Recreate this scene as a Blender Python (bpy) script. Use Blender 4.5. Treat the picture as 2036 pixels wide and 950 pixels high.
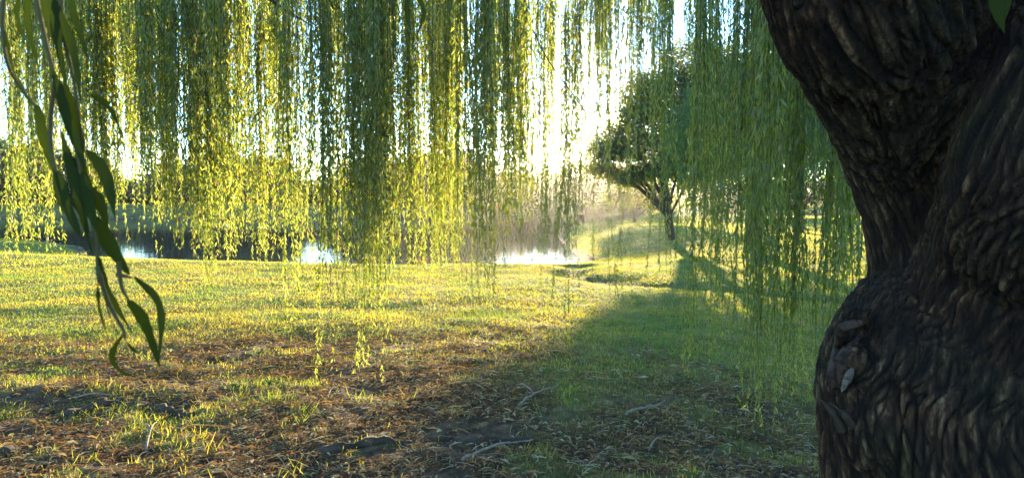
import bpy, math, random
import numpy as np
from mathutils import Vector

R_ = math.radians
rng = np.random.default_rng(7)
random.seed(7)
scn = bpy.context.scene
for o in list(bpy.data.objects):
    bpy.data.objects.remove(o)

# ------------------------------------------------------------------ camera
CAM_H, F, PITCH = 1.55, 1400.0, R_(3.27)          # focal length in photo pixels
cd = bpy.data.cameras.new('camera'); cam = bpy.data.objects.new('camera', cd)
scn.collection.objects.link(cam); scn.camera = cam
cam.location = (0, 0, CAM_H); cam.rotation_euler = (R_(90) - PITCH, 0, 0)
cd.sensor_width = 36; cd.sensor_fit = 'HORIZONTAL'; cd.lens = F / 2036 * 36
cd.clip_start = 0.05; cd.clip_end = 3000
cd.dof.use_dof = True; cd.dof.focus_distance = 7.0; cd.dof.aperture_fstop = 10.5

# ------------------------------------------------------------------ light
SUN_EL, SUN_AZ = 6.4, 8.3                          # degrees above horizon, right of view axis
w = bpy.data.worlds.new("World"); scn.world = w; w.use_nodes = True
nt = w.node_tree; bg = nt.nodes['Background']
sky = nt.nodes.new('ShaderNodeTexSky'); sky.sky_type = 'NISHITA'
sky.sun_disc = True; sky.sun_intensity = 0.01; sky.sun_size = R_(0.9)   # the low sun itself is in the picture
sky.sun_elevation = R_(SUN_EL); sky.sun_rotation = R_(SUN_AZ)
sky.air_density = 0.85; sky.dust_density = 0.0; sky.ozone_density = 3.0
nt.links.new(sky.outputs[0], bg.inputs[0]); bg.inputs[1].default_value = 0.15
sl = bpy.data.lights.new('sun', 'SUN'); sl.energy = 3.8; sl.angle = R_(0.5); sl.color = (1.0, 0.80, 0.50)
sun = bpy.data.objects.new('sun', sl); scn.collection.objects.link(sun)
el, az = R_(SUN_EL), R_(SUN_AZ)
SD = Vector((math.sin(az) * math.cos(el), math.cos(az) * math.cos(el), math.sin(el)))
sun.rotation_euler = SD.to_track_quat('Z', 'Y').to_euler(); sun.location = (0, 0, 30)
vs = scn.view_settings; vs.view_transform = 'Standard'; vs.look = 'None'; vs.exposure = 2.65; vs.gamma = 1
scn.render.engine = 'CYCLES'
cy = scn.cycles
cy.max_bounces = 7; cy.diffuse_bounces = 3; cy.glossy_bounces = 2; cy.transmission_bounces = 4
cy.volume_bounces = 0; cy.transparent_max_bounces = 4
HAZE = 0.0003

# ------------------------------------------------------------------ helpers
cp, sp_ = math.cos(PITCH), math.sin(PITCH)
def P(px, py, d):
    """photo pixel and horizontal distance in front of the camera -> world point"""
    u, v = (px - 1018) / F, (475 - py) / F
    y, z = cp + v * sp_, -sp_ + v * cp
    k = d / y
    return np.array([u * k, d, CAM_H + z * k])

def hash3(ix, iy, iz, seed):
    h = (ix.astype(np.int64) * 374761393 + iy.astype(np.int64) * 668265263 + iz.astype(np.int64) * 2147483647 + seed * 974711) & 0xffffffff
    h = ((h ^ (h >> 13)) * 1274126177) & 0xffffffff
    h = ((h ^ (h >> 16)) * 2246822519) & 0xffffffff
    return ((h ^ (h >> 15)) & 0xffff) / 65535.0
def noise(p, s=1.0, seed=0):
    """value noise 0..1, p is N x 3"""
    p = np.asarray(p, float) * s
    i = np.floor(p); f = p - i; f = f * f * (3 - 2 * f); i = i.astype(np.int64)
    out = 0
    for dx in (0, 1):
        wx = f[:, 0] if dx else 1 - f[:, 0]
        for dy in (0, 1):
            wy = f[:, 1] if dy else 1 - f[:, 1]
            for dz in (0, 1):
                wz = f[:, 2] if dz else 1 - f[:, 2]
                out = out + wx * wy * wz * hash3(i[:, 0] + dx, i[:, 1] + dy, i[:, 2] + dz, seed)
    return out
def fbm(p, s=1.0, seed=0, o=3):
    r = 0; a = 0.5; t = 0
    for k in range(o):
        r = r + a * noise(p, s * 2 ** k, seed + k); t += a; a *= .5
    return r / t
def sstep(a, b, x):
    t = np.clip((x - a) / (b - a), 0, 1); return t * t * (3 - 2 * t)

def mesh(name, v, q, mats, mi=None, parent=None, smooth=False, loc=None):
    v = np.asarray(v, np.float32); q = np.asarray(q, np.int32)
    if loc is not None: v = v - np.asarray(loc, np.float32)
    me = bpy.data.meshes.new(name)
    me.vertices.add(len(v)); me.vertices.foreach_set('co', v.ravel())
    n = q.shape[1]
    me.loops.add(q.size); me.loops.foreach_set('vertex_index', q.ravel())
    me.polygons.add(len(q)); me.polygons.foreach_set('loop_start', np.arange(len(q), dtype=np.int32) * n)
    me.polygons.foreach_set('loop_total', np.full(len(q), n, np.int32))
    for m in (mats if isinstance(mats, (list, tuple)) else [mats]): me.materials.append(m)
    if mi is not None: me.polygons.foreach_set('material_index', np.asarray(mi, np.int32))
    me.polygons.foreach_set('use_smooth', np.full(len(q), smooth))
    me.update(calc_edges=True)
    o = bpy.data.objects.new(name, me); scn.collection.objects.link(o)
    if parent is not None: o.parent = parent
    elif loc is not None: o.location = loc
    return o
def empty(name, loc):
    o = bpy.data.objects.new(name, None); scn.collection.objects.link(o); o.location = loc
    o.empty_display_size = .2
    return o
def tag(o, label=None, cat=None, group=None, kind=None):
    for k, val in (('label', label), ('category', cat), ('group', group), ('kind', kind)):
        if val: o[k] = val
    return o

def tube(pts, rad, sides=8, cap=True):
    pts = np.asarray(pts, float); rad = np.broadcast_to(np.asarray(rad, float), (len(pts),))
    t = np.gradient(pts, axis=0); t /= np.linalg.norm(t, axis=1)[:, None] + 1e-9
    ref = np.array([1.0, 0, 0]) if abs(t[0][0]) < .8 else np.array([0, 1.0, 0])
    a = np.cross(t, ref); a /= np.linalg.norm(a, axis=1)[:, None] + 1e-9
    b = np.cross(t, a)
    th = np.arange(sides) / sides * 2 * np.pi
    v = pts[:, None] + rad[:, None, None] * (np.cos(th)[None, :, None] * a[:, None] + np.sin(th)[None, :, None] * b[:, None])
    v = v.reshape(-1, 3); n = len(pts)
    i = np.arange(n - 1)[:, None] * sides; j = np.arange(sides)[None]; k = (j + 1) % sides
    q = np.stack([i + j, i + k, i + sides + k, i + sides + j], -1).reshape(-1, 4)
    if cap:
        v = np.vstack([v, pts[:1], pts[-1:]]); c0, c1 = len(v) - 2, len(v) - 1
        j = np.arange(0, sides, 2)
        q = np.vstack([q, np.stack([np.full(len(j), c0), (j + 2) % sides, (j + 1) % sides, j], -1)])
        e = (n - 1) * sides
        q = np.vstack([q, np.stack([np.full(len(j), c1), e + j, e + (j + 1) % sides, e + (j + 2) % sides], -1)])
    return v, q
class MB:
    def __init__(s): s.v, s.q, s.m, s.n = [], [], [], 0
    def add(s, v, q, mi=0):
        s.v.append(v); s.q.append(np.asarray(q) + s.n); s.m.append(np.full(len(q), mi)); s.n += len(v)
    def build(s, name, mats, parent=None, smooth=False, loc=None):
        return mesh(name, np.vstack(s.v), np.vstack(s.q), mats, np.concatenate(s.m), parent, smooth, loc)
def spline(ctrl, n):
    """Catmull-Rom through rows of ctrl"""
    c = np.asarray(ctrl, float); c = np.vstack([2 * c[0] - c[1], c, 2 * c[-1] - c[-2]])
    u = np.linspace(0, len(c) - 3 - 1e-6, n); i = u.astype(int); f = (u - i)[:, None]
    p0, p1, p2, p3 = c[i], c[i + 1], c[i + 2], c[i + 3]
    return .5 * (2 * p1 + (p2 - p0) * f + (2 * p0 - 5 * p1 + 4 * p2 - p3) * f ** 2 + (3 * p1 - p0 - 3 * p2 + p3) * f ** 3)
def unit(a): return a / (np.linalg.norm(a, axis=-1, keepdims=True) + 1e-9)
def leaf_quads(base, dirn, nrm, L, W):
    """diamond leaves, one quad each"""
    side = unit(np.cross(dirn, nrm)); L = np.asarray(L)[:, None]; W = np.asarray(W)[:, None]
    mid = base + dirn * L * .42
    v = np.stack([base, mid - side * W / 2, base + dirn * L, mid + side * W / 2], 1).reshape(-1, 3)
    return v, np.arange(len(base) * 4).reshape(-1, 4)

# ------------------------------------------------------------------ materials
def newmat(name):
    m = bpy.data.materials.new(name); m.use_nodes = True; t = m.node_tree; t.nodes.clear()
    out = t.nodes.new('ShaderNodeOutputMaterial'); return m, t, out
def ramp(t, src, stops):
    r = t.nodes.new('ShaderNodeValToRGB'); e = r.color_ramp.elements
    while len(e) < len(stops): e.new(.5)
    for el_, (p, c) in zip(e, stops): el_.position = p; el_.color = (*c, 1)
    t.links.new(src, r.inputs[0]); return r.outputs[0]
def leafmat(name, stops, tstops, trans=.5, rough=.45, gloss=.06):
    m, t, out = newmat(name)
    g = t.nodes.new('ShaderNodeNewGeometry')
    c = ramp(t, g.outputs['Random Per Island'], stops); tc = ramp(t, g.outputs['Random Per Island'], tstops)
    d = t.nodes.new('ShaderNodeBsdfDiffuse'); t.links.new(c, d.inputs[0])
    tr = t.nodes.new('ShaderNodeBsdfTranslucent'); t.links.new(tc, tr.inputs[0])
    mx = t.nodes.new('ShaderNodeMixShader'); mx.inputs[0].default_value = trans
    t.links.new(d.outputs[0], mx.inputs[1]); t.links.new(tr.outputs[0], mx.inputs[2])
    gl = t.nodes.new('ShaderNodeBsdfGlossy'); gl.inputs['Roughness'].default_value = rough
    m2 = t.nodes.new('ShaderNodeMixShader'); m2.inputs[0].default_value = gloss
    t.links.new(mx.outputs[0], m2.inputs[1]); t.links.new(gl.outputs[0], m2.inputs[2])
    t.links.new(m2.outputs[0], out.inputs[0]); return m
M_LEAF = leafmat('willow leaf', [(0, (.05, .09, .015)), (.6, (.09, .14, .02)), (.93, (.15, .17, .03)), (1, (.25, .15, .03))],
                 [(0, (.26, .38, .035)), (.6, (.50, .56, .06)), (.93, (.76, .74, .12)), (1, (.6, .35, .04))], .55)
M_LEAF2 = leafmat('far willow leaf', [(0, (.05, .10, .02)), (1, (.09, .15, .03))],
                  [(0, (.20, .36, .04)), (1, (.36, .50, .06))], .5)
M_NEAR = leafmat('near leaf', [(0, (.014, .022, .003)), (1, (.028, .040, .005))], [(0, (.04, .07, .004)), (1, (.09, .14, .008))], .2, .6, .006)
M_TREE = leafmat('broadleaf', [(0, (.015, .035, .014)), (1, (.035, .065, .02))], [(0, (.05, .11, .025)), (1, (.14, .20, .04))], .4, .6, .01)
M_TREE2 = leafmat('leafy green', [(0, (.04, .09, .02)), (1, (.08, .14, .03))], [(0, (.16, .32, .04)), (1, (.34, .48, .06))], .5)
M_PINE = leafmat('feathery leaf', [(0, (.04, .07, .02)), (1, (.09, .12, .03))], [(0, (.20, .26, .03)), (1, (.5, .45, .06))], .45)
M_GRASS = leafmat('grass', [(0, (.07, .13, .03)), (.7, (.12, .19, .05)), (1, (.27, .23, .09))],
                  [(0, (.40, .46, .035)), (.7, (.68, .60, .06)), (1, (.78, .56, .12))], .5, .5, .03)
def patchy(m, scale, dark, light):
    t = m.node_tree; tc = t.nodes.new('ShaderNodeTexCoord'); n = t.nodes.new('ShaderNodeTexNoise'); n.inputs['Scale'].default_value = scale; n.inputs['Detail'].default_value = 4
    t.links.new(tc.outputs['Object'], n.inputs[0]); c = ramp(t, n.outputs[0], [(.38, dark), (.62, light)])
    for nd in list(t.nodes):
        if nd.bl_idname in ('ShaderNodeBsdfDiffuse', 'ShaderNodeBsdfTranslucent'):
            src = nd.inputs[0].links[0].from_socket; mx = t.nodes.new('ShaderNodeMix'); mx.data_type = 'RGBA'; mx.blend_type = 'MULTIPLY'; mx.inputs[0].default_value = 1
            t.links.new(src, mx.inputs[6]); t.links.new(c, mx.inputs[7]); t.links.new(mx.outputs[2], nd.inputs[0])
patchy(M_GRASS, .9, (.62, .85, .7), (1.25, 1.1, .9))
M_LITTER = leafmat('litter', [(0, (.06, .035, .02)), (.35, (.20, .10, .035)), (.65, (.38, .22, .08)), (.9, (.58, .46, .28)), (1, (.10, .14, .04))],
                   [(0, (.2, .09, .03)), (.5, (.55, .28, .07)), (1, (.4, .4, .06))], .3, .6, .03)

def pbr(name, stops, scale=8, rough=.9, bump=.3, bscale=30, stretch=(1, 1, 1), coord='Object', bdist=.02):
    m, t, out = newmat(name)
    b = t.nodes.new('ShaderNodeBsdfPrincipled'); b.inputs['Roughness'].default_value = rough
    b.inputs['Specular IOR Level'].default_value = .25
    tc = t.nodes.new('ShaderNodeTexCoord'); mp = t.nodes.new('ShaderNodeMapping'); mp.inputs['Scale'].default_value = stretch
    t.links.new(tc.outputs[coord], mp.inputs[0])
    n = t.nodes.new('ShaderNodeTexNoise'); n.inputs['Scale'].default_value = scale; n.inputs['Detail'].default_value = 8
    t.links.new(mp.outputs[0], n.inputs[0]); t.links.new(ramp(t, n.outputs[0], stops), b.inputs['Base Color'])
    n2 = t.nodes.new('ShaderNodeTexNoise'); n2.inputs['Scale'].default_value = bscale; n2.inputs['Detail'].default_value = 6
    t.links.new(mp.outputs[0], n2.inputs[0])
    bp = t.nodes.new('ShaderNodeBump'); bp.inputs[0].default_value = bump; bp.inputs['Distance'].default_value = bdist
    t.links.new(n2.outputs[0], bp.inputs['Height']); t.links.new(bp.outputs[0], b.inputs['Normal'])
    t.links.new(b.outputs[0], out.inputs[0]); return m
M_TWIG = pbr('twig', [(.3, (.06, .05, .02)), (.7, (.13, .11, .04))], 20)
M_BARK_FAR = pbr('far bark', [(.3, (.04, .028, .018)), (.7, (.11, .075, .05))], 6, bump=.6)
M_WOOD = pbr('weathered wood', [(.35, (.02, .012, .008)), (.65, (.10, .06, .042))], 22, .8, .9, 60, (1, 1, .25))
M_WOODP = pbr('pale bare wood', [(.35, (.08, .06, .045)), (.65, (.26, .21, .16))], 12, .8, .5, 60, (1, 1, .25))
M_STICK = pbr('dry stick', [(.3, (.16, .12, .09)), (.7, (.34, .28, .21))], 25, .85, .4)

# main bark: colour follows the ridge height stored on the mesh (furrow shade painted into the colour, below weathered lighter ridge tops)
m, t, out = newmat('willow bark'); M_BARK = m
b = t.nodes.new('ShaderNodeBsdfPrincipled'); b.inputs['Roughness'].default_value = .85; b.inputs['Specular IOR Level'].default_value = .3
at = t.nodes.new('ShaderNodeAttribute'); at.attribute_name = 'tone'
tco = t.nodes.new('ShaderNodeTexCoord'); mpb = t.nodes.new('ShaderNodeMapping'); mpb.inputs['Scale'].default_value = (1, 1, .22); mpb.inputs['Rotation'].default_value = (0, R_(12), 0)
t.links.new(tco.outputs['Object'], mpb.inputs[0])
n = t.nodes.new('ShaderNodeTexNoise'); n.inputs['Scale'].default_value = 60; n.inputs['Detail'].default_value = 6; n.inputs['Roughness'].default_value = .7
t.links.new(mpb.outputs[0], n.inputs[0])
ad = t.nodes.new('ShaderNodeMath'); ad.operation = 'ADD'; t.links.new(at.outputs['Fac'], ad.inputs[0]); t.links.new(n.outputs[0], ad.inputs[1])
hf = t.nodes.new('ShaderNodeMath'); hf.operation = 'MULTIPLY'; hf.inputs[1].default_value = .5; t.links.new(ad.outputs[0], hf.inputs[0])
c1 = ramp(t, hf.outputs[0], [(.40, (.010, .006, .003)), (.50, (.036, .021, .010)), (.57, (.085, .050, .026)), (.66, (.26, .18, .10))])
nl = t.nodes.new('ShaderNodeTexNoise'); nl.inputs['Scale'].default_value = 3.2; nl.inputs['Detail'].default_value = 3
t.links.new(tco.outputs['Object'], nl.inputs[0])
c2 = ramp(t, nl.outputs[0], [(.35, (1.0, .78, .66)), (.5, (1, .95, .85)), (.65, (.85, .98, .72))])
mx = t.nodes.new('ShaderNodeMix'); mx.data_type = 'RGBA'; mx.blend_type = 'MULTIPLY'; mx.inputs[0].default_value = 1
t.links.new(c1, mx.inputs[6]); t.links.new(c2, mx.inputs[7]); t.links.new(mx.outputs[2], b.inputs['Base Color'])
n3 = t.nodes.new('ShaderNodeTexNoise'); n3.inputs['Scale'].default_value = 55; n3.inputs['Detail'].default_value = 10; n3.inputs['Roughness'].default_value = .65
t.links.new(mpb.outputs[0], n3.inputs[0])
bp = t.nodes.new('ShaderNodeBump'); bp.inputs[0].default_value = 1; bp.inputs['Distance'].default_value = .035
t.links.new(n3.outputs[0], bp.inputs['Height']); t.links.new(bp.outputs[0], b.inputs['Normal']); t.links.new(b.outputs[0], out.inputs[0])

# ground: soil where the crown's litter lies, turf elsewhere (a 'turf' attribute gives the cover)
m, t, out = newmat('ground'); M_GROUND = m
b = t.nodes.new('ShaderNodeBsdfPrincipled'); b.inputs['Roughness'].default_value = .95; b.inputs['Specular IOR Level'].default_value = .1
tco = t.nodes.new('ShaderNodeTexCoord')
n = t.nodes.new('ShaderNodeTexNoise'); n.inputs['Scale'].default_value = 9; n.inputs['Detail'].default_value = 10; t.links.new(tco.outputs['Object'], n.inputs[0])
soil = ramp(t, n.outputs[0], [(.3, (.045, .03, .02)), (.5, (.10, .065, .04)), (.7, (.20, .13, .07))])
n2 = t.nodes.new('ShaderNodeTexNoise'); n2.inputs['Scale'].default_value = 1.6; n2.inputs['Detail'].default_value = 10; t.links.new(tco.outputs['Object'], n2.inputs[0])
turf = ramp(t, n2.outputs[0], [(.3, (.09, .12, .03)), (.5, (.16, .17, .045)), (.7, (.28, .23, .09))])
at = t.nodes.new('ShaderNodeAttribute'); at.attribute_name = 'turf'
mx = t.nodes.new('ShaderNodeMix'); mx.data_type = 'RGBA'; t.links.new(at.outputs['Fac'], mx.inputs[0]); t.links.new(soil, mx.inputs[6]); t.links.new(turf, mx.inputs[7])
t.links.new(mx.outputs[2], b.inputs['Base Color'])
n3 = t.nodes.new('ShaderNodeTexNoise'); n3.inputs['Scale'].default_value = 22; n3.inputs['Detail'].default_value = 8; t.links.new(tco.outputs['Object'], n3.inputs[0])
bp = t.nodes.new('ShaderNodeBump'); bp.inputs[0].default_value = .8; bp.inputs['Distance'].default_value = .05
t.links.new(n3.outputs[0], bp.inputs['Height']); t.links.new(bp.outputs[0], b.inputs['Normal']); t.links.new(b.outputs[0], out.inputs[0])

m, t, out = newmat('pond water'); M_WATER = m
b = t.nodes.new('ShaderNodeBsdfPrincipled'); b.inputs['Base Color'].default_value = (.015, .03, .025, 1); b.inputs['Roughness'].default_value = .04
b.inputs['IOR'].default_value = 1.33
tco = t.nodes.new('ShaderNodeTexCoord'); mp = t.nodes.new('ShaderNodeMapping'); mp.inputs['Scale'].default_value = (.5, 1.2, 1); t.links.new(tco.outputs['Object'], mp.inputs[0])
n = t.nodes.new('ShaderNodeTexNoise'); n.inputs['Scale'].default_value = 1.5; n.inputs['Detail'].default_value = 3; t.links.new(mp.outputs[0], n.inputs[0])
bp = t.nodes.new('ShaderNodeBump'); bp.inputs[0].default_value = .25; bp.inputs['Distance'].default_value = .02
t.links.new(n.outputs[0], bp.inputs['Height']); t.links.new(bp.outputs[0], b.inputs['Normal']); t.links.new(b.outputs[0], out.inputs[0])

# ------------------------------------------------------------------ terrain
WZ = -.7
POND = np.array([(1.9, 22.0), (-.3, 21.4), (-2.6, 21.2), (-7.5, 22.6), (-12.7, 24.6), (-16.6, 27.2), (-20.5, 33), (-26, 38), (-34, 42), (-60, 48),
                 (-85, 66), (-60, 78), (-24.5, 76), (-8, 78), (1, 88), (6, 104), (19, 110), (19, 92), (11.5, 72), (5.4, 60), (3.0, 44), (2.7, 34), (2.8, 26)])
def poly_sd(x, y, poly):
    """signed distance, negative inside"""
    d = np.full(x.shape, 1e9); inside = np.zeros(x.shape, bool)
    for (ax, ay), (bx, by) in zip(poly, np.roll(poly, -1, 0)):
        ex, ey = bx - ax, by - ay; wx, wy = x - ax, y - ay
        h = np.clip((wx * ex + wy * ey) / (ex * ex + ey * ey), 0, 1)
        d = np.minimum(d, np.hypot(wx - ex * h, wy - ey * h))
        c = ((ay <= y) != (by <= y)) & (x < (bx - ax) * (y - ay) / (by - ay + 1e-12) + ax); inside ^= c
    return np.where(inside, -d, d)
DITCH = spline([P(px, py, CAM_H * F / (py - 395))[:2] for px, py in ((1120, 547), (1240, 562), (1400, 572), (1560, 585), (1720, 602), (2000, 640))], 40)
DITCH[0] = (1.5, 16.5)
def ditch_d(x, y):
    d = np.full(x.shape, 1e9)
    for (ax, ay), (bx, by) in zip(DITCH[:-1], DITCH[1:]):
        ex, ey = bx - ax, by - ay; wx, wy = x - ax, y - ay
        h = np.clip((wx * ex + wy * ey) / (ex * ex + ey * ey), 0, 1)
        d = np.minimum(d, np.hypot(wx - ex * h, wy - ey * h))
    return d
def ground_z(x, y):
    x = np.atleast_1d(np.asarray(x, float)); y = np.atleast_1d(np.asarray(y, float))
    sd = poly_sd(x, y, POND)
    p = np.stack([x, y, x * 0], 1)
    z = (fbm(p, .9, 3) - .5) * .09 + (fbm(p, .12, 9) - .5) * .10 * sstep(8, 25, np.hypot(x, y))
    near = 1 - sstep(6, 12, y)
    z += ((fbm(p, 4.5, 21) - .5) * .05 + (noise(p, 14, 5) - .5) * .02) * near
    z += .9 * sstep(74, 88, y + .0 * x) * (x < 60) + 1.2 * sstep(95, 160, y)
    z -= .30 * sstep(28, 70, y) * sstep(2, 6, x) * (1 - sstep(76, 90, y))
    z -= .12 * np.exp(-(ditch_d(x, y) / (.18 + .35 * noise(p, 1.1, 41))) ** 2) * (.2 + 1.2 * noise(p, .9, 40))
    k = 1 - sstep(0, 5.5, sd)
    z = z * (1 - k) + (WZ + .02) * k - .6 * sstep(0, 2, -sd)
    z += .06 * np.exp(-(((x + 3.4) / .8) ** 2 + ((y - 5.6) / .25) ** 2))
    return z
def turf_cover(x, y):
    p = np.stack([x, y, x * 0], 1)
    edge = np.interp(x / np.maximum(y, .1), [-.75, -.5, -.2, 0, .1, .3, .5, .8], [7.2, 7.8, 8.4, 7.1, 5.8, 5.0, 4.7, 4.7])
    n = fbm(p, 1.1, 31, 4)
    cov = sstep(-1.6, 1.4, (y - edge) + (n - .5) * 5.5)
    cov = np.maximum(cov, .75 * sstep(.57, .68, fbm(p, 2.4, 77)))
    sd = poly_sd(x, y, POND)
    return cov * sstep(-.1, .7, sd + (fbm(p, 1.6, 19) - .5) * 1.6) * (.35 + .65 * sstep(.1, .5, ditch_d(x, y) + (fbm(p, 3, 18) - .5) * .8))
th = np.concatenate([np.linspace(-48, 48, 520), np.linspace(48, 312, 90)[1:-1]]) * np.pi / 180
rr = np.concatenate([[.02, .5, 1, 1.7], np.geomspace(2.4, 60, 430), np.geomspace(62, 900, 70)])
T, Rr = np.meshgrid(th, rr); X = (np.sin(T) * Rr).ravel(); Y = (np.cos(T) * Rr).ravel()
Z = ground_z(X, Y)
nt_, nr_ = len(th), len(rr)
i = np.arange(nr_ - 1)[:, None] * nt_; j = np.arange(nt_)[None]; k = (j + 1) % nt_
q = np.stack([i + j, i + nt_ + j, i + nt_ + k, i + k], -1).reshape(-1, 4)
q = q[:, ::-1]
g = mesh('ground', np.stack([X, Y, Z], 1), q, M_GROUND, smooth=True)
a = g.data.attributes.new('turf', 'FLOAT', 'POINT'); a.data.foreach_set('value', turf_cover(X, Y).astype(np.float32))
tag(g, kind='structure')
wv = [(-110, 15, WZ), (30, 15, WZ), (30, 118, WZ), (-110, 118, WZ)]
tag(mesh('pond_water', wv, [(0, 1, 2, 3)], M_WATER), kind='structure')

# ------------------------------------------------------------------ willow trunk (stems, flare and burl grown into one skin)
willow = empty('weeping_willow', (0, 0, 0))
tag(willow, 'big weeping willow with dark furrowed forking trunk at right, its leafy curtains hanging everywhere', 'tree')
def stem(rows): return spline([[*P(px, py, d), r] for px, py, d, r in rows], 60)
S_low = stem([(1960, 1420, 2.6, .72), (1950, 1150, 2.6, .60), (1945, 950, 2.6, .545), (1937, 780, 2.6, .535), (1990, 700, 2.6, .50), (2045, 600, 2.6, .46), (2070, 470, 2.58, .40)])
S_left = stem([(1920, 760, 2.62, .34), (1885, 640, 2.66, .27), (1868, 540, 2.7, .24), (1850, 430, 2.70, .24), (1830, 310, 2.64, .25), (1802, 190, 2.5, .272), (1770, 90, 2.4, .298), (1745, 0, 2.3, .325), (1730, -120, 2.2, .33), (1660, -330, 2.1, .29), (1560, -600, 2.1, .25)])
S_right = stem([(2010, 700, 2.5, .42), (2075, 500, 2.32, .35), (2106, 400, 2.16, .33), (2140, 290, 2.08, .31), (2246, 70, 2.05, .30), (2330, -120, 2.3, .29), (2500, -500, 2.3, .25)])
S_back = stem([(1960, 420, 2.75, .25), (1985, 250, 2.85, .24), (2010, 80, 2.95, .23), (2040, -150, 3.1, .22), (2080, -450, 3.3, .2)])
bm = MB()
for S in (S_low, S_left, S_right, S_back):
    v, q = tube(S[:, :3], S[:, 3], 40); bm.add(v, q)
def ball(c, r, mb, n=18):
    """ellipsoid"""
    u = np.linspace(-np.pi / 2, np.pi / 2, n)
    pts = np.stack([np.zeros(n), np.zeros(n), np.sin(u)], 1); v, q = tube(pts, np.maximum(np.cos(u), .02), 20)
    mb.add(v * np.asarray(r) + np.asarray(c), q)
for px, py, d, r in ((1722, 778, 2.5, (.115, .17, .19)), (1752, 775, 2.5, (.11, .14, .12)), (1735, 850, 2.45, (.12, .15, .17)), (1702, 630, 2.5, (.035, .045, .04)), (1672, 655, 2.5, (.025, .035, .03)),
                     (1815, 765, 2.5, (.13, .16, .14)), (1872, 610, 2.62, (.20, .25, .34)), (1960, 560, 2.55, (.25, .28, .36)), (1696, 740, 2.45, (.05, .07, .10))):
    ball(P(px, py, d), r, bm)
for a_ in (200, 235, 265, 300, 20, 120):                     # root flare
    c = P(1955, 1230, 2.6); dx, dy = math.cos(R_(a_)), math.sin(R_(a_))
    v, q = tube(spline([(c[0] + dx * .3, c[1] + dy * .3, .45), (c[0] + dx * .6, c[1] + dy * .6, .12), (c[0] + dx * 1.0, c[1] + dy * 1.0, -.02), (c[0] + dx * 1.5, c[1] + dy * 1.5, -.12)], 14), np.linspace(.2, .07, 14), 14)
    bm.add(v, q)
raw = bm.build('trunk_raw', M_BARK)
md = raw.modifiers.new('r', 'REMESH'); md.mode = 'VOXEL'; md.voxel_size = .0062
ms = raw.modifiers.new('s', 'SMOOTH'); ms.iterations = 40; ms.factor = .6
dg = bpy.context.evaluated_depsgraph_get(); me = bpy.data.meshes.new_from_object(raw.evaluated_get(dg))
bpy.data.objects.remove(raw)
me.name = 'trunk'; me.materials.clear(); me.materials.append(M_BARK)
N = len(me.vertices); co = np.empty(N * 3, np.float32); me.vertices.foreach_get('co', co); co = co.reshape(-1, 3).astype(float)
no = np.empty(N * 3, np.float32); me.vertices.foreach_get('normal', no); no = no.reshape(-1, 3).astype(float)
H_ = np.zeros(N); T_ = np.zeros(N); W_ = np.zeros(N)
for si, S in enumerate((S_low, S_left, S_right, S_back)):
    o_ = np.argsort(S[:, 2]); zz = S[o_, 2]
    ax = np.interp(co[:, 2], zz, S[o_, 0]); ay = np.interp(co[:, 2], zz, S[o_, 1]); rd = np.interp(co[:, 2], zz, S[o_, 3])
    lx, ly = co[:, 0] - ax, co[:, 1] - ay
    dd = np.abs(np.hypot(lx, ly) - rd) + np.clip(co[:, 2] - zz[-1] - .05, 0, 9) * 4 + np.clip(zz[0] - co[:, 2] - .05, 0, 9) * 4
    tw = (.3, .25, -.3, .2)[si] * co[:, 2]
    rx, ry = lx * np.cos(tw) - ly * np.sin(tw), lx * np.sin(tw) + ly * np.cos(tw)
    loc = np.stack([rx, ry, co[:, 2] + si * 7.3], 1)
    pw = loc + np.stack([fbm(loc * [1, 1, .5], 7, 50) - .5, fbm(loc * [1, 1, .5], 7, 60) - .5, fbm(loc, 7, 70) - .5], 1) * .035
    def rot(k): c_, s_ = np.cos(k * pw[:, 2]), np.sin(k * pw[:, 2]); return np.stack([pw[:, 0] * c_ - pw[:, 1] * s_, pw[:, 0] * s_ + pw[:, 1] * c_, pw[:, 2]], 1)
    rA = 1 - np.abs(2 * noise(rot(.45) * [36, 36, 2.2], 1, 1) - 1); rB = 1 - np.abs(2 * noise(rot(-.45) * [36, 36, 2.2], 1, 4) - 1)
    r1 = np.maximum(rA, rB)
    r2 = 1 - np.abs(2 * noise(pw * [60, 60, 6.0], 1, 2) - 1)
    r3 = noise(pw * [100, 100, 14.0], 1, 3)
    if si == 0: dd = dd * .45
    wt = np.exp(-dd / .022) + 1e-12
    H_ += wt * (-(r1 ** 4) * .020 - (r2 ** 3) * .008 + (r3 - .5) * .009); W_ += wt
    T_ += wt * (.30 * (1 - r1 ** 4) + .2 * (1 - r2) + .5 * fbm(pw * [50, 50, 2.5], 1, 33))  # low tone in the furrows puts crevice shade into the bark colour
H_ /= W_; T_ /= W_
lump = fbm(co, 3.2, 11) - .5; lump2 = fbm(co, 9, 15) - .5
co2 = co + no * (H_ + lump * .018 + lump2 * .010 + .012)[:, None]
me.vertices.foreach_set('co', co2.astype(np.float32).ravel())
a = me.attributes.new('tone', 'FLOAT', 'POINT'); a.data.foreach_set('value', T_.astype(np.float32))
me.polygons.foreach_set('use_smooth', np.full(len(me.polygons), True)); me.update()
trunk = bpy.data.objects.new('trunk', me); scn.collection.objects.link(trunk); trunk.parent = willow

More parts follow.
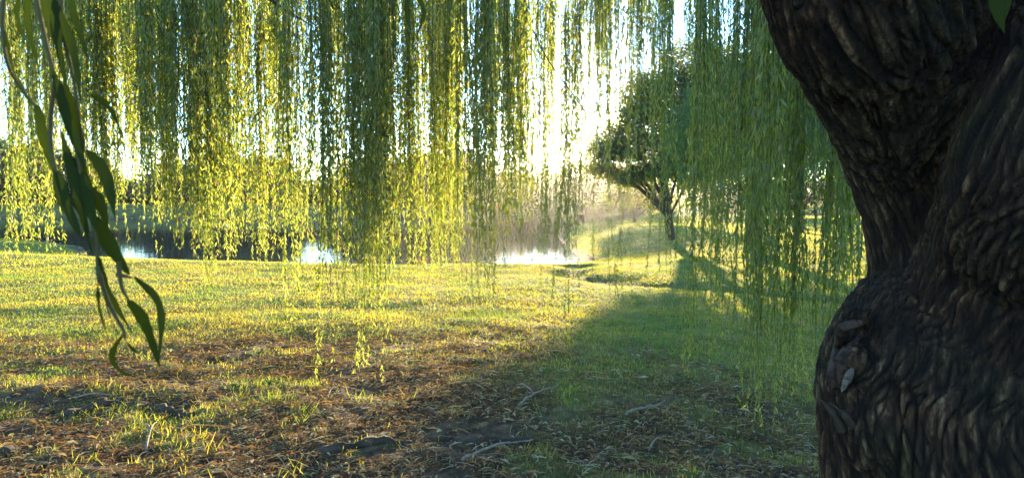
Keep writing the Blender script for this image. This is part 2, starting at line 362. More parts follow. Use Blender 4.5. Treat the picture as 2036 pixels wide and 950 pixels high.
# old pruning wound on the burl: smooth callus lip, pale bare patch, broken splinter
TP = co2[(np.abs(co2[:, 2] - 1.2) < .9) & (co2[:, 1] < 2.7)]
def surf(px, py, out=.0):
    """point of the bark surface seen at that photo pixel, raised by out towards the open side"""
    zc = TP[:, 1] * cp - (TP[:, 2] - CAM_H) * sp_; yc = TP[:, 1] * sp_ + (TP[:, 2] - CAM_H) * cp
    e = np.hypot(1018 + F * TP[:, 0] / zc - px, 475 - F * yc / zc - py); i = np.argmin(np.where(e < 9, zc, 99 + e))
    return TP[i] + np.array([-.55, -.83, 0]) * out
lip = spline([surf(1706, 640, .0), surf(1680, 655, .004), surf(1660, 688, .006), surf(1649, 730, .006), surf(1651, 768, .0)], 24)
v, q = tube(lip, .013 + .006 * np.sin(np.linspace(0, 3.1, 24)), 10); v += (fbm(v, 30, 4)[:, None] - .5) * .025
tag(mesh('wound_lip', v, q, M_WOOD, parent=willow, smooth=True), 'smooth reddish callus lip along an old pruning wound')
lens = spline([surf(1700, 668, -.012), surf(1678, 700, -.004), surf(1668, 735, -.004), surf(1662, 775, -.012)], 18)
v, q = tube(lens, .004 + .018 * np.sin(np.linspace(.1, 3.05, 18)), 14); v += (fbm(v, 40, 4)[:, None] - .5) * .02
tag(mesh('wound_face', v, q, M_WOOD, parent=willow, smooth=True), 'dark smooth wood inside the wound')
pts = spline([surf(1690, 728, .0), surf(1682, 752, .006), surf(1668, 782, .002)], 14)
v, q = tube(pts, .002 + .012 * np.sin(np.linspace(.05, 3.1, 14)), 9); v += (noise(v, 90, 4)[:, None] - .5) * .012
tag(mesh('bare_patch', v, q, M_WOODP, parent=willow, smooth=False), 'pale splintered bare wood beside the wound')
smb = MB()
for a0, a1, r in (((1672, 850), (1626, 792), .022), ((1690, 845), (1648, 800), .016)):
    p0 = surf(*a0, -.01); p1 = P(*a1, p0[1] - .02)
    v, q = tube(spline([p0, (p0 + p1) / 2 + [.008, -.01, .0], p1], 12), np.linspace(r, .003, 12), 9)
    v += (noise(v, 60, 4)[:, None] - .5) * .012; smb.add(v, q)
smb.build('broken_stub', [M_BARK_FAR], willow, True)

# surface roots
def root(pts, r0, r1):
    xy = spline(pts, 40); z = ground_z(xy[:, 0], xy[:, 1]); rad = np.linspace(r0, r1, 40) * (1 + .25 * np.sin(np.arange(40) * .9))
    p = np.column_stack([xy, z - rad * .1 + .012 * np.sin(np.linspace(0, 9, 40))])
    v, q = tube(p, rad, 12); v += (fbm(v, 25, 8)[:, None] - .5) * r0 * 1.2
    mesh('surface_root', v, q, M_BARK_FAR, parent=willow, smooth=True)
def gp(px, py): d = CAM_H * F / (py - 395); return P(px, py, d)[:2]
root([gp(130, 830), gp(230, 806), gp(300, 812), gp(380, 830)], .05, .02)
root([gp(-60, 930), gp(40, 905), gp(110, 880), gp(180, 862)], .035, .012)
root([gp(640, 915), gp(760, 892), gp(880, 890), gp(960, 884), gp(1090, 888)], .035, .015)
root([gp(1180, 840), gp(1240, 832), gp(1300, 822)], .018, .008)

# ------------------------------------------------------------------ willow hanging branches
def strands(tops, ends_z, mb, drift=.12, ll=(.06, .10), lw=.012, space=.02, twr=.0016, am_=.42):
    for (x, y, z), ez in zip(tops, ends_z):
        L = z - ez
        if L < .15: continue
        n = max(4, int(L / .16)); tt = np.linspace(0, 1, n)
        ph, am = rng.uniform(0, 6.28, 2), rng.normal(0, drift, 2) * L * .35
        dx = am[0] * tt ** 1.5 + .025 * L * .4 * np.sin(tt * 5 + ph[0]) - .025 * L * .4 * math.sin(ph[0])
        dy = am[1] * tt ** 1.5 + .025 * L * .4 * np.sin(tt * 5 + ph[1]) - .025 * L * .4 * math.sin(ph[1])
        pts = np.column_stack([x + dx, y + dy, z - L * tt])
        v, q = tube(pts, np.linspace(twr * 1.6, twr * .5, n), 3, cap=False); mb.add(v, q, 0)
        m = int(L / space); u = np.sort(rng.uniform(0.02, 1, m))
        # leaf density thins in places, so that the strand reads as tufts
        u = u[rng.uniform(0, 1, m) < .45 + .55 * np.sin(u * L * 4 + ph[0] * 3) ** 2]; m = len(u)
        if m < 2: continue
        b_ = np.column_stack([np.interp(u, tt, pts[:, i]) for i in range(3)])
        phi = rng.uniform(0, 2 * np.pi, m); al = np.clip(rng.normal(am_, .24, m), .04, 1.4)
        out_ = np.column_stack([np.cos(phi), np.sin(phi), phi * 0])
        dr = out_ * np.sin(al)[:, None] + np.array([0, 0, -1.]) * np.cos(al)[:, None]
        nr = unit(rng.normal(0, 1, (m, 3)))
        ls = rng.uniform(*ll, m) * (1 - .45 * u ** 3)
        v, q = leaf_quads(b_, dr, nr, ls, lw * rng.uniform(.7, 1.25, m) * (1 - .3 * u ** 3)); mb.add(v, q, 1)

def clump(px, wpx, d, top_y, bot_y, n, parent, name='hanging_branch', mb=None, dj=.5, lw=.0155, space=.0165, ll=(.06, .10), hang=.5, am_=.42, gsz=6, floor=None):
    """a drooping branch: a thin arching bough carrying n pendulous strands; the pixel values place it in plan and height"""
    own = mb is None; mb = mb or MB()
    c = P(px, top_y, d); wm = wpx / F * d
    ang = rng.uniform(0, np.pi * 2); bx, by = math.cos(ang), math.sin(ang) * .7
    s = np.linspace(-.5, .5, 9); arch = np.column_stack([c[0] + s * bx * wm * 1.1, c[1] + s * by * dj * 2, c[2] + .12 - .5 * s ** 2 - .1 * s])
    v, q = tube(arch, np.linspace(.010, .004, 9), 5); mb.add(v, q, 0)
    ng = max(1, n // gsz); gc = arch[rng.integers(0, 9, ng)] + np.column_stack([rng.normal(0, wm * .34, ng), rng.normal(0, dj * .35, ng), rng.normal(0, .05, ng)])
    gi = rng.integers(0, ng, n); tops = gc[gi] + rng.normal(0, 1, (n, 3)) * [.026, .05, .06]
    zb = P(px, bot_y, d)[2]; pw_ = 2.2 if floor == 0 else 1
    f = np.clip(rng.uniform(0, .55, ng)[gi] + rng.uniform(0, .45, n), 0, 1); fl = rng.uniform(.05, .42) if floor is None else floor
    f = np.maximum(f, fl + .15 * rng.uniform(0, 1, n)); f[:4] = rng.uniform(0, .2, min(4, n)); f = f ** pw_
    ez = np.maximum(zb + f * (c[2] - zb) * hang, .06 + .1 * rng.uniform(0, 1, n))
    strands(tops, ez, mb, lw=lw, space=space, ll=ll, am_=am_, drift=.09)
    if own: return mb.build(name, [M_TWIG, M_LEAF], parent)

def dens(px):
    return float(np.interp(px, [-20, 20, 45, 70, 150, 520, 560, 600, 650, 700, 900, 935, 970, 1060, 1110], [1, .8, .3, .4, 1, 1, .6, .35, .9, 1.1, 1, .5, 1, .9, .7]))
# lower curtain: where each branch ends (photo pixels), by column
BX = [0, 60, 90, 150, 200, 300, 395, 440, 520, 560, 600, 640, 670, 720, 760, 820, 870, 915, 960, 992, 1030, 1085, 1115]
BY = [600, 600, 420, 430, 470, 480, 600, 520, 560, 650, 560, 700, 800, 720, 560, 600, 600, 620, 560, 690, 500, 630, 560]
parts = 0
for px in np.arange(-10, 1112, 25.5):
    by_ = float(np.interp(px, BX, BY)); d = rng.uniform(5.2, 8.2)
    if by_ > 650: d = rng.uniform(5.0, 5.6)
    if by_ > 650: clump(px, 50, d + .8, -60, rng.uniform(520, 640), 11, willow, mb=None, hang=.5, space=.0135, ll=(.05, .082), lw=.0135)
    clump(px + rng.uniform(-8, 8), 46, d, rng.uniform(-70, 20), by_ + rng.uniform(-70, 45) * (by_ < 650), int((33 if by_ < 650 else 20) * dens(px)), willow, hang=.5, gsz=9, space=.0135, ll=(.05, .082), lw=.0135); parts += 1
for px, by_, d, n, wd in ((1195, 590, 6.0, 3, 10), (1247, 600, 6.2, 3, 8), (1210, 330, 7.5, 6, 50), (1170, 240, 8.0, 6, 45), (1285, 470, 6.8, 5, 26), (1255, 360, 7.5, 9, 40), (1300, 300, 8.2, 10, 50),
                      (1340, 540, 6.6, 6, 28), (1368, 480, 7.2, 8, 34), (1400, 740, 5.0, 7, 20), (1432, 640, 5.6, 7, 28), (1468, 700, 5.0, 8, 20), (1492, 560, 6.4, 10, 34), (1520, 830, 4.3, 10, 22), (1530, 470, 3.6, 14, 16),
                      (1550, 600, 5.6, 10, 30), (1582, 760, 4.6, 10, 24), (1600, 620, 5.2, 10, 30), (1625, 700, 4.6, 8, 22), (1648, 600, 5.4, 9, 30), (1672, 690, 4.6, 8, 20), (1690, 600, 5.2, 8, 24), (1715, 560, 5.4, 7, 24), (1745, 540, 5.6, 7, 30), (1410, 560, 6.0, 6, 40), (1455, 520, 6.8, 7, 40), (1545, 700, 4.8, 6, 20), (1610, 790, 4.4, 5, 16), (1655, 740, 4.5, 5, 18)):
    clump(px, wd * 1.1, d, -60, by_, int(n * (1.8 if px > 1330 else 1.3)) if px != 1530 else 16, willow, dj=.25, hang=.36 if px > 1330 else .75, lw=.0125, ll=(.05, .09), space=.0125, am_=.3, gsz=10, floor=0); parts += 1
for px, by_, n in ((1118, 95, 6), (1150, 70, 9), (1180, 150, 14), (1205, 215, 16), (1225, 180, 16), (1250, 160, 16), (1186, 430, 9), (1205, 260, 8), (1235, 240, 8), (1165, 200, 6)):
    clump(px, 40, 8.2, -60, by_, n, willow, dj=.5, hang=.7, lw=.011, am_=.35); parts += 1
fm = MB()
# upper and outer curtain, farther out and higher
OX = [-20, 60, 150, 300, 500, 560, 620, 700, 800, 1000, 1080, 1105, 1130, 1180, 1220, 1290, 1380, 1500, 1720]
OY = [300, 190, 330, 330, 300, 260, 260, 330, 360, 330, 330, 230, 90, 120, 150, 220, 150, 130, 160]
for px in np.arange(-10, 1740, 60):
    if 1110 < px < 1165: continue
    by_ = float(np.interp(px, OX, OY))
    clump(px + rng.uniform(-15, 15), 75, rng.uniform(8.5, 11), -60, by_, int((19 if px < 1300 else 12) * dens(min(px, 1000))), willow, mb=fm if parts >= 98 else None, gsz=8, dj=1.0, lw=.019, ll=(.07, .11), space=.02, hang=.7); parts += 1
print('hanging parts', parts)
# the rest of the crown, uncountable: strands above the frame, behind and beside the camera, and between the branches
for px in np.arange(-80, 1760, 26):
    if 1095 < px < 1190: continue
    dn_ = dens(min(px, 1000)); clump(px, 60, rng.uniform(11.5, 15), -90, rng.uniform(110, 225) * (1 if px < 1090 else .7), int(14 * dn_ * (1 if px < 1090 else .35)), willow, mb=fm, dj=1.2, lw=.024, space=.03, ll=(.08, .13), hang=.6)
    by_ = float(np.interp(px, OX, OY))
    clump(px, 70, rng.uniform(7.5, 12), -60, by_ - 60 + rng.uniform(-60, 30), int((9 if px < 1300 else 4) * dn_), willow, mb=fm, dj=1.2, lw=.017, space=.03, ll=(.07, .12), hang=.8)
    if rng.uniform() < .5 and px < 1090: clump(px, 60, rng.uniform(9.5, 12.5), -60, rng.uniform(470, 560), 3, willow, mb=fm, dj=1.2, lw=.017, space=.03, ll=(.07, .12), hang=.5)
for i in range(170):                                           # overhead and behind
    a_ = rng.uniform(0, 2 * np.pi); r_ = 1.5 + 8 * math.sqrt(rng.uniform())
    x, y = 1.2 + r_ * math.cos(a_), 2.6 + r_ * math.sin(a_)
    top = 6.5 - .03 * r_ ** 2 + rng.uniform(-.8, .8)
    if y > 0.5:
        low = CAM_H + y * .31 + .2
    else: low = rng.uniform(1.5, 3.5)
    if top - low < .3: continue
    t4 = np.array([x, y, top]) + rng.normal(0, .25, (5, 3)) * [1, 1, .3]
    strands(t4, low + rng.uniform(0, 1, 5) * (top - low) * .6, fm, lw=.022, space=.05, ll=(.09, .13))
p0, p1 = P(1090, 120, 6.8), P(1165, 225, 6.9)                    # small twig crossing the bright gap
v, q = tube(spline([P(1060, 60, 6.8), p0, p1, P(1180, 260, 6.9)], 12), np.linspace(.007, .002, 12), 5)
fm.add(v, q, 0); base = spline([p0, p1], 16); nrm = unit(rng.normal(0, 1, (16, 3)))
v, q = leaf_quads(base, unit(np.array([[.1, 0, -1]]) + rng.normal(0, .2, (16, 3))), nrm, np.full(16, .09), np.full(16, .012)); fm.add(v, q, 1)

tag(fm.build('hanging_foliage', [M_TWIG, M_LEAF], willow), kind='stuff')
# limbs
def limb(ctrl, r0, r1):
    p = spline(ctrl, 30); v, q = tube(p, np.linspace(r0, r1, 30), 12); v += (fbm(v, 8, 8)[:, None] - .5) * r0 * .5
    mesh('limb', v, q, M_BARK_FAR, parent=willow, smooth=True)
e1 = S_left[-1, :3]; e2 = S_right[-1, :3]; e3 = S_back[-1, :3]
limb([e1, e1 + [-.8, .8, 1.0], e1 + [-2.6, 2.4, 1.6], e1 + [-5, 4.5, 1.5], e1 + [-7, 6, .9]], .24, .03)
limb([e1, e1 + [-.9, -.2, 1.0], e1 + [-2.6, -1, 1.7], e1 + [-5, -2, 1.7]], .2, .03)
limb([e3, e3 + [.1, 1.2, 1.0], e3 + [-.4, 3.4, 1.6], e3 + [-1, 6, 1.2]], .18, .03)
limb([e2, e2 + [1, -.4, 1.0], e2 + [2.5, -1.4, 1.6]], .22, .04)
p0, p1 = P(470, -30, 6.5), P(620, 52, 6.6)
limb([P(300, -160, 6.2), p0, (p0 + p1) / 2 + [0, 0, .03], p1], .022, .005)
# close spray of leaves in front of the camera
spray = MB(); SDP = .72
for pts in ([(60, -60), (85, 60), (110, 160), (150, 290), (168, 390), (190, 470), (193, 530), (196, 560)],
            [(10, -40), (5, 60), (20, 140), (72, 215)], [(110, 150), (100, 260), (112, 340), (155, 420), (190, 500)], [(120, -60), (125, 60), (150, 180), (165, 300)],
            [(235, 520), (242, 570), (258, 600)], [(232, 545), (262, 552)], [(193, 530), (215, 600), (245, 655), (248, 672)]):
    c_ = spline([P(x, y, SDP) for x, y in pts], 30); v, q = tube(c_, np.linspace(.0026, .0011, 30), 6); spray.add(v, q)
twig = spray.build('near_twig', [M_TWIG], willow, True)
twig['label'] = 'dark close twig with long curved willow leaves at left'
def near_leaf(pts, wpx, d=SDP, parent=twig, name='leaf', twist=.5, tilt=0):
    n = 16
    c_ = spline([P(x, y, d + dz) for (x, y), dz in zip(pts, np.linspace(0, tilt, len(pts)))], n)
    u = np.linspace(0, 1, n); wd = wpx / F * d * np.clip(np.sin(np.pi * u ** .75) ** .8, .03, 1)
    tg = unit(np.gradient(c_, axis=0)); side = unit(np.cross(tg, np.array([math.sin(twist) * .5, 1, .1]))); nr = unit(np.cross(side, tg))
    wob = (noise(c_ * 160, 1, 5)[:, None] - .5) * .0015
    v = np.stack([c_ - side * wd[:, None] / 2 + nr * wd[:, None] * .22 + wob, c_, c_ + side * wd[:, None] / 2 + nr * wd[:, None] * .22 - wob], 1).reshape(-1, 3)
    i = np.arange(n - 1) * 3
    q = np.vstack([np.stack([i + s, i + s + 1, i + s + 4, i + s + 3], -1) for s in (0, 1)])
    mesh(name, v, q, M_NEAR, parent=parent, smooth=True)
for pts, wpx in (([(8, 60), (22, 140), (72, 225)], 18), ([(72, 205), (80, 270), (108, 352)], 30), ([(80, -30), (95, 40), (122, 110)], 26), ([(98, 130), (125, 230), (168, 335)], 36),
                 ([(110, -20), (112, 70), (135, 190)], 22), ([(125, 160), (150, 260), (168, 305)], 30), ([(172, 298), (208, 350), (230, 440)], 30), ([(178, 188), (215, 215), (250, 285)], 17),
                 ([(132, -20), (150, 50), (180, 130)], 20), ([(105, 330), (125, 400), (160, 470)], 32), ([(150, 330), (170, 400), (195, 470)], 34), ([(184, 425), (215, 490), (257, 546)], 38), ([(160, 360), (195, 400), (216, 455)], 26),
                 ([(194, 508), (205, 570), (262, 661)], 26), ([(193, 555), (196, 615), (218, 680)], 11), ([(252, 595), (285, 640), (318, 728)], 26), ([(266, 550), (315, 610), (316, 722)], 22),
                 ([(246, 662), (222, 705), (240, 738), (282, 752)], 12), ([(244, 664), (258, 690), (278, 702)], 8), ([(205, 585), (218, 630), (236, 668)], 7), ([(130, 300), (150, 350), (152, 420)], 26), ([(40, -30), (30, 30), (50, 90)], 20),
    ([(95, -20), (140, 90), (160, 200)], 22), ([(140, 230), (160, 330), (205, 440)], 24), ([(118, 250), (150, 380), (182, 500)], 22), ([(60, -30), (52, 40), (80, 150)], 18)):
    near_leaf(pts, wpx * .88, twist=rng.uniform(-1, 1), tilt=rng.uniform(-.03, .03))
for (px, d) in ((818, 1.3), (1990, 1.1)):
    v, q = tube(spline([P(px, -140, d), P(px + 3, -60, d), P(px, -5, d)], 8), np.linspace(.002, .001, 8), 6)
    tb = mesh('near_twig', v, q, M_TWIG, parent=willow, smooth=True)
    if px < 1000:
        near_leaf([(812, -20), (808, 20), (816, 68)], 9, d, tb); near_leaf([(824, -20), (842, 25), (828, 72)], 10, d, tb)
    else:
        near_leaf([(1985, -30), (1984, 10), (1997, 66)], 26, d, tb); near_leaf([(2002, -40), (2004, 0), (1998, 40)], 16, d, tb)

# ------------------------------------------------------------------ other trees
def tree(name, label, cat, px, d, blobs, leaf, nleaf, size, mat, group=None, tr=.2, droop=0., clump_s=.35, trunk_px=None, zbase=None, per=26, shell=.55, zmin=0):
    """blobs: (px, py, radius m, flatness) at distance d"""
    tx = P(trunk_px or px, 400, d)[0]; gz = float(ground_z(tx, d)[0])
    t_ = empty(name, (tx, d, gz)); tag(t_, label, cat, group)
    Bc = np.array([P(b[0], b[1], d + (b[4] if len(b) > 4 else 0)) for b in blobs]); Br = np.array([b[2] for b in blobs]); Bf = np.array([b[3] for b in blobs])
    top = Bc[:, 2].max()
    L0 = np.array([tx, d, gz - .1])
    mb = MB(); mid = np.array([Bc[:, 0].mean() * .6 + tx * .4, Bc[:, 1].mean(), gz + (top - gz) * .8])
    tp = spline([L0, L0 * .55 + mid * .45 + [rng.uniform(-.1, .1), 0, 0], mid], 16)
    v, q = tube(tp, np.linspace(tr * 1.25, tr * .25, 16), 10); mb.add(v, q)
    for c_ in Bc:
        s = tp[np.clip(int(14 * max(.25, (c_[2] - gz) / (top - gz + .01) - .3)), 3, 13)]
        v, q = tube(spline([s, (s + c_) / 2 + [0, 0, .1 * np.linalg.norm(c_ - s)], c_], 8), np.linspace(tr * .4, tr * .08, 8), 6); mb.add(v, q)
    mb.build('trunk', [M_BARK_FAR], t_, True, loc=(tx, d, gz))
    nc = max(6, nleaf // per); wts = Br ** 2.2 / (Br ** 2.2).sum(); k = rng.choice(len(Br), nc, p=wts)
    dr = unit(rng.normal(0, 1, (nc, 3))); rad = Br[k] * (shell + (1.08 - shell) * rng.uniform(0, 1, nc) ** .7)
    cc = Bc[k] + dr * rad[:, None] * np.column_stack([np.ones(nc), np.ones(nc), Bf[k]])
    ci = np.repeat(np.arange(nc), per); m_ = len(ci)
    sc = clump_s * rng.uniform(.5, 1.3, nc)[ci]
    b_ = cc[ci] + rng.normal(0, 1, (m_, 3)) * sc[:, None] * [1, 1, .55]
    b_[:, 2] = np.maximum(b_[:, 2], gz + .35)
    b_ = b_[b_[:, 2] > zmin + .3 * np.sin(b_[:, 0] * 2.3) + rng.exponential(.22, m_) - .15]; m_ = len(b_)
    dirn = unit(rng.normal(0, 1, (m_, 3)) + [0, 0, -droop])
    v, q = leaf_quads(b_, dirn, unit(rng.normal(0, 1, (m_, 3))), size[0] * rng.uniform(.7, 1.3, m_), size[1] * rng.uniform(.7, 1.3, m_))
    mesh('crown', v, q, mat, parent=t_, loc=(tx, d, gz))
    return t_
# feathery tree standing by the pond, sun at its left edge
tree('feathery_tree', 'loose feathery tree right of the pond with the low sun at its left edge', 'tree', 1330, 29,
     [(1340, 200, 1.3, .8), (1385, 130, 1.3, .8), (1450, 150, 1.4, .8), (1290, 240, 1.2, .7), (1275, 190, 1.0, .9), (1262, 228, .8, .8), (1212, 290, .85, .6), (1236, 262, .6, .6), (1200, 312, .6, .5), (1196, 338, .5, .4), (1300, 160, .8, .7), (1420, 180, 1.5, .9), (1262, 292, 1.15, .45), (1212, 300, .55, .5), (1380, 260, 1.6, .9), (1310, 300, 1.3, .8), (1290, 352, 1.2, .35), (1235, 352, .8, .3), (1345, 345, 1.4, .4), (1262, 345, .4, .3), (1400, 330, 1.4, .9), (1205, 335, .4, .5)],
     None, 66000, (.18, .055), M_PINE, tr=.16, clump_s=.26, trunk_px=1335, zmin=2.2)
tree('lawn_tree', 'low sunlit tree behind the trunk of the feathery tree, near the far pond end', 'tree', 1262, 52,
     [(1225, 385, .9, .6), (1262, 378, 1.1, .6), (1300, 384, 1.2, .6), (1335, 372, 1.2, .7), (1250, 402, .8, .4), (1315, 404, .8, .4)],
     None, 4200, (.26, .12), M_PINE, tr=.12, clump_s=.3)
# second willow on the right lawn
def far_willow(px, d, label):
    tx = P(px, 400, d)[0]; gz = float(ground_z(tx, d)[0]); t_ = empty('weeping_willow', (tx, d, gz)); tag(t_, label, 'tree')
    top = 5.6; mb = MB()
    v, q = tube(spline([(tx, d, gz - .1), (tx + .06, d, gz + 1.2), (tx - .02, d, gz + 2.6), (tx + .1, d + .1, gz + 4.2)], 20), np.linspace(.24, .1, 20), 12); mb.add(v, q)
    cm = MB()
    for i in range(260):
        a_ = rng.uniform(0, 2 * np.pi); r_ = 3.1 * math.sqrt(rng.uniform(.06, 1)); x, y = tx + .55 + r_ * math.cos(a_) * .98, d + r_ * math.sin(a_) * .8
        zt = gz + top - .17 * r_ ** 2 + rng.uniform(-.5, .35)
        if i % 8 == 0:
            v, q = tube(spline([(tx, d, gz + rng.uniform(2, 3.4)), ((tx + x) / 2, (d + y) / 2, zt + .1), (x, y, zt)], 8), np.linspace(.08, .015, 8), 6); mb.add(v, q)
        n = 6; tops = np.array([x, y, zt]) + rng.normal(0, 1, (n, 3)) * [.22, .22, .15]
        low = gz + 1.3 + .3 * rng.uniform() + (.3 if r_ < 1.6 else 0)
        strands(tops, low + rng.uniform(0, 1, n) ** .8 * (zt - low) * .75, cm, lw=.022, ll=(.09, .14), space=.026, twr=.003, am_=.28)
    mb.build('trunk', [M_BARK_FAR], t_, True, loc=(tx, d, gz)); cm.build('crown', [M_TWIG, M_LEAF2], t_, loc=(tx, d, gz))
far_willow(1495, 20, 'smaller weeping willow with a single dark trunk standing on the right lawn')
tree('lawn_tree', 'large leafy green tree standing behind the smaller willow', 'tree', 1590, 33,
     [(1560, 190, 2.0, .9), (1640, 230, 1.9, .9), (1500, 260, 1.8, .8), (1580, 300, 2.0, .8), (1450, 330, 1.5, .6), (1670, 330, 1.6, .8), (1700, 180, 1.6, .9)],
     None, 30000, (.20, .11), M_TREE2, tr=.2, clump_s=.3, zmin=2.75)
# trees across the pond
FT = [(-30, 96, 268, 5.2, 'tall dark tree beyond the pond at the far left edge'), (62, 104, 280, 4.8, 'dark rounded tree beyond the pond just right of the leftmost one'),
      (150, 98, 300, 4.6, 'dense dark tree beyond the left bank, behind the close twig'), (262, 106, 366, 2.0, 'low dark tree beyond the pond right of the close twig'),
      (350, 98, 325, 3.4, 'broad dark tree above the white reflections on the pond'), (440, 108, 288, 5.2, 'tall tree across the pond behind the brightest yellow curtain'),
      (530, 100, 308, 4.4, 'medium tree across the pond left of the narrow sky gap'), (625, 110, 368, 2.2, 'low tree across the pond below the narrow sky gap'),
      (735, 102, 306, 4.8, 'rounded tree across the pond behind the longest hanging strand'), (835, 100, 302, 4.6, 'dark upright tree across the middle of the pond'),
      (930, 98, 310, 4.6, 'pale hazy tree across the pond left of the bright gap'), (1020, 98, 352, 2.6, 'hazy far tree behind the dark narrow curtain'),
      (1088, 112, 345, 3.2, 'faint hazy tree under the bright gap'), (1160, 114, 318, 5.0, 'sun hazed tree directly below left of the sun'), (1240, 116, 335, 5.0, 'faint low tree below the sun at the pond end')]
for px, d, ty, r, lab in FT:
    d *= .9; r *= .93
    zt = P(px, ty, d)[2]; zr = zt / 2
    py = lambda z: 395 - F * (z - CAM_H) / d
    bl = [(px, py(zt - r * .55), r * .62, .9), (px - 30, py(zt * .50), r * .62, .8), (px + 28, py(zt * .55), r * .66, .8), (px + rng.uniform(-12, 12), py(zt * .33), r * .66, .7), (px - 45, py(zt * .28), r * .5, .7), (px + 44, py(zt * .3), r * .5, .7)]
    tree('shore_tree', lab, 'tree', px, d, bl, None, 8500, (.55, .36), M_TREE, group='trees across the pond', tr=.3, clump_s=.75, shell=.4)
for px, d, ty, r, lab in ((1440, 74, 348, 3.2, 'rounded tree far behind the smaller willow, left of its trunk'), (1570, 70, 340, 3.2, 'rounded tree far behind the smaller willow, right of its trunk'),
                          (1700, 66, 330, 3.4, 'green tree far back beside the big trunk'), (1840, 70, 320, 3.6, 'green tree far back hidden behind the big trunk')):
    bl = [(px, ty + 22, r * .6, .9), (px - 35, ty + 42, r * .55, .8), (px + 34, ty + 38, r * .55, .8), (px, ty + 55, r * .7, .6)]
    tree('lawn_tree', lab, 'tree', px, d, bl, None, 4200, (.42, .26), M_TREE, group='trees at the back of the right lawn', tr=.2, clump_s=.5, shell=.4)
# reddish tuft on the near shore
gx, gy = P(838, 540, 17.5)[:2]; gz = float(ground_z(gx, gy)[0]); n = 60
sh = leafmat('dry tuft', [(0, (.18, .09, .04)), (1, (.3, .18, .07))], [(0, (.3, .14, .04)), (1, (.4, .25, .08))], .4)
b_ = np.array([gx, gy, gz]) + rng.normal(0, .05, (n, 3)) * [1, 1, 0]; dn = unit(rng.normal(0, .45, (n, 3)) + [0, 0, 1])
v, q = leaf_quads(b_, dn, unit(rng.normal(0, 1, (n, 3))), rng.uniform(.15, .32, n), np.full(n, .02))
tag(mesh('dry_tuft', v, q, sh, loc=(gx, gy, gz)), 'small reddish brown tuft on the near shore of the pond', 'plant')

# ------------------------------------------------------------------ grass
def blades(x, y, h, wd, lean=.5, mat=None):
    n = len(x); z = ground_z(x, y) - .004
    b_ = np.column_stack([x, y, z]); phi = rng.uniform(0, 2 * np.pi, n)
    s = np.column_stack([np.cos(phi), np.sin(phi), phi * 0]); ld = rng.normal(0, lean, (n, 2))
    up = unit(np.column_stack([ld, np.ones(n)])); tip = b_ + up * h[:, None]; s = s * (wd / 2)[:, None]
    v = np.stack([b_ - s, b_ + s, tip + s * .25, tip - s * .25], 1).reshape(-1, 3)
    return v, np.arange(n * 4).reshape(-1, 4)
GV, GQ, k0 = [], [], 0
for d0, d1, dens, wd, hh, keep in ((2.5, 6, 2400, .006, .045, 1), (6, 10, 2100, .008, .036, 1), (10, 16, 1100, .012, .036, 1), (16, 26, 450, .019, .042, 1), (26, 45, 90, .045, .06, 1), (45, 80, 26, .09, .08, 1), (80, 130, 7, .2, .12, 1)):
    wmax = .82; area = (d1 ** 2 - d0 ** 2) * wmax; n = int(area * dens)
    y = np.sqrt(rng.uniform(d0 ** 2, d1 ** 2, n)); x = rng.uniform(-wmax, wmax, n) * y
    p = np.stack([x, y, x * 0], 1)
    tcov = turf_cover(x, y)
    keepm = rng.uniform(0, 1, n) < tcov * (.55 + .45 * noise(p, 3, 90)) + .03 * (y < 12)
    x, y = x[keepm], y[keepm]; p = p[keepm]; n = len(x)
    hv = hh * rng.uniform(.5, 1.2, n) * (.55 + .9 * fbm(p, .7, 44)) * np.where(poly_sd(x, y, POND) < 2.2, 1.7, 1)
    v, q = blades(x, y, hv, wd * rng.uniform(.6, 1.2, n))
    GV.append(v); GQ.append(q + k0); k0 += len(v)
for cx in range(60):
    y0 = rng.uniform(3.6, 13); x0 = rng.uniform(-.75, .7) * y0; nb = rng.integers(8, 30)
    v, q = blades(x0 + rng.normal(0, .05, nb), y0 + rng.normal(0, .05, nb), rng.uniform(.04, .12, nb), rng.uniform(.004, .009, nb), .7)
    GV.append(v); GQ.append(q + k0); k0 += len(v)
print('grass blades', k0 // 4)
tag(mesh('grass', np.vstack(GV), np.vstack(GQ), M_GRASS), 'short sunlit yellow green lawn grass', 'grass', kind='stuff')

# ------------------------------------------------------------------ fallen leaves and straw
n = 190000
y = rng.uniform(2.8, 11, n) ** 1.0; x = rng.uniform(-.82, .82, n) * y; p = np.stack([x, y, x * 0], 1)
keepm = (rng.uniform(0, 1, n) < (1.05 - turf_cover(x, y)) * sstep(.22, .48, fbm(p, 2.6, 12)) * 1.2 + .08) & (rng.uniform(0, 1, n) < .45 + y / 14)
x, y = x[keepm], y[keepm]; n = len(x); z = ground_z(x, y)
phi = rng.uniform(0, 2 * np.pi, n); kind_ = rng.uniform(0, 1, n)
L = np.where(kind_ < .5, rng.uniform(.012, .05, n), np.where(kind_ < .95, rng.uniform(.04, .10, n), rng.uniform(.12, .3, n))); W = np.where(kind_ < .9, rng.uniform(.004, .013, n), .0035)
tl = np.abs(rng.normal(0, .13, n)); dx = np.column_stack([np.cos(phi) * np.cos(tl), np.sin(phi) * np.cos(tl), np.sin(tl)])
b_ = np.column_stack([x, y, z + rng.uniform(.002, .02, n)]); sd_ = np.column_stack([-np.sin(phi), np.cos(phi), rng.normal(0, .5, n)]) * (W / 2)[:, None]
mid = b_ + dx * (L * .5)[:, None] + [0, 0, .006]; tip = b_ + dx * L[:, None] * np.array([1, 1, .6])
v = np.stack([b_ - sd_ * .4, b_ + sd_ * .4, mid + sd_, mid - sd_, tip + sd_ * .3, tip - sd_ * .3], 1).reshape(-1, 3)
i = np.arange(n) * 6
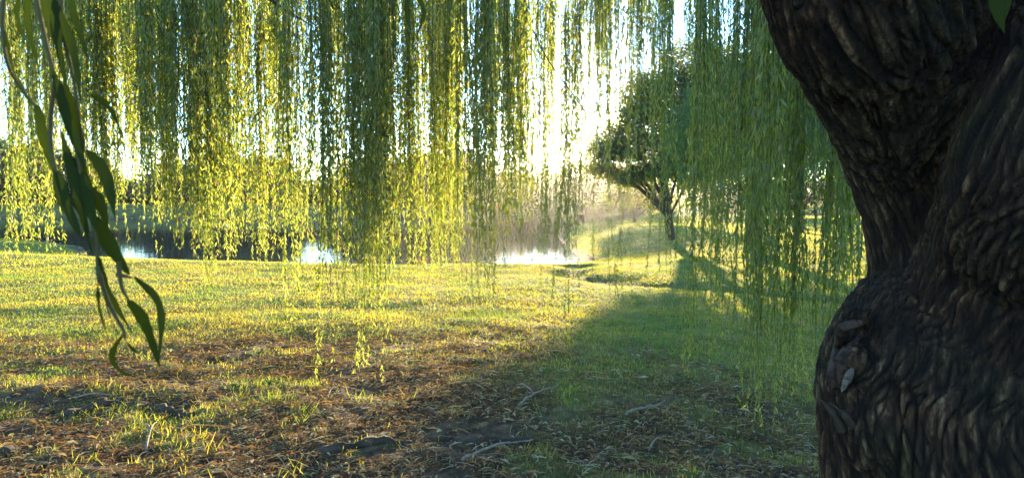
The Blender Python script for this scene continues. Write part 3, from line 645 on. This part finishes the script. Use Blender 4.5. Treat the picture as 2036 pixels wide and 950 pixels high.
q = np.vstack([np.stack([i, i + 1, i + 2, i + 3], -1), np.stack([i + 3, i + 2, i + 4, i + 5], -1)])
tag(mesh('leaf_litter', v, q, M_LITTER), 'brown and straw coloured fallen willow leaves on bare soil', 'fallen leaves', kind='stuff')
# thin fallen twigs
def fallen(pxs, r, label, fork=None):
    base = None; mb = MB()
    for pts in [pxs] + (fork or []):
        xy = spline([gp(*a_) for a_ in pts], 14); z = ground_z(xy[:, 0], xy[:, 1]) + r + .012 + .015 * np.sin(np.linspace(0, 3.1, 14))
        p = np.column_stack([xy, z]);
        if base is None: base = p[0].copy()
        v, q = tube(p, np.linspace(r, r * .35, 14), 7); mb.add(v, q)
    o = mb.build('fallen_twig', [M_STICK], None, True, loc=base); tag(o, label, 'twig', 'fallen twigs on the soil')
fallen([(1245, 838), (1272, 826), (1300, 820), (1322, 800)], .012, 'pale fallen twig on the soil left of the big trunk')
fallen([(1030, 822), (1065, 800), (1095, 790), (1110, 775)], .009, 'forked pale twig lying in the centre foreground', [[(1065, 800), (1045, 785), (1028, 778)]])
fallen([(150, 800), (190, 797), (235, 801)], .010, 'short pale twig lying above the dark root at left')
fallen([(290, 905), (300, 870), (312, 845)], .008, 'thin crooked twig in the bottom left foreground', [[(300, 870), (285, 850)]])
fallen([(920, 935), (985, 905), (1060, 890)], .012, 'long grey twig at the bottom centre edge')
fallen([(1290, 900), (1304, 885), (1325, 875)], .009, 'short broken twig among litter at the bottom right')

# ------------------------------------------------------------------ haze
if HAZE > 0:
    x0, x1, y0, y1, z0, z1 = -250, 250, -60, 210, -3, 16
    hv = [(x, y, z) for z in (z0, z1) for x, y in ((x0, y0), (x1, y0), (x1, y1), (x0, y1))]
    hq = [(3, 2, 1, 0), (4, 5, 6, 7), (0, 1, 5, 4), (1, 2, 6, 5), (2, 3, 7, 6), (3, 0, 4, 7)]
    m, t, out = newmat('haze')
    pv = t.nodes.new('ShaderNodeVolumePrincipled'); pv.inputs['Color'].default_value = (1, .97, .9, 1); pv.inputs['Density'].default_value = HAZE; pv.inputs['Anisotropy'].default_value = .86
    t.links.new(pv.outputs[0], out.inputs['Volume'])
    hz = mesh('haze', hv, hq, m); tag(hz, kind='stuff')
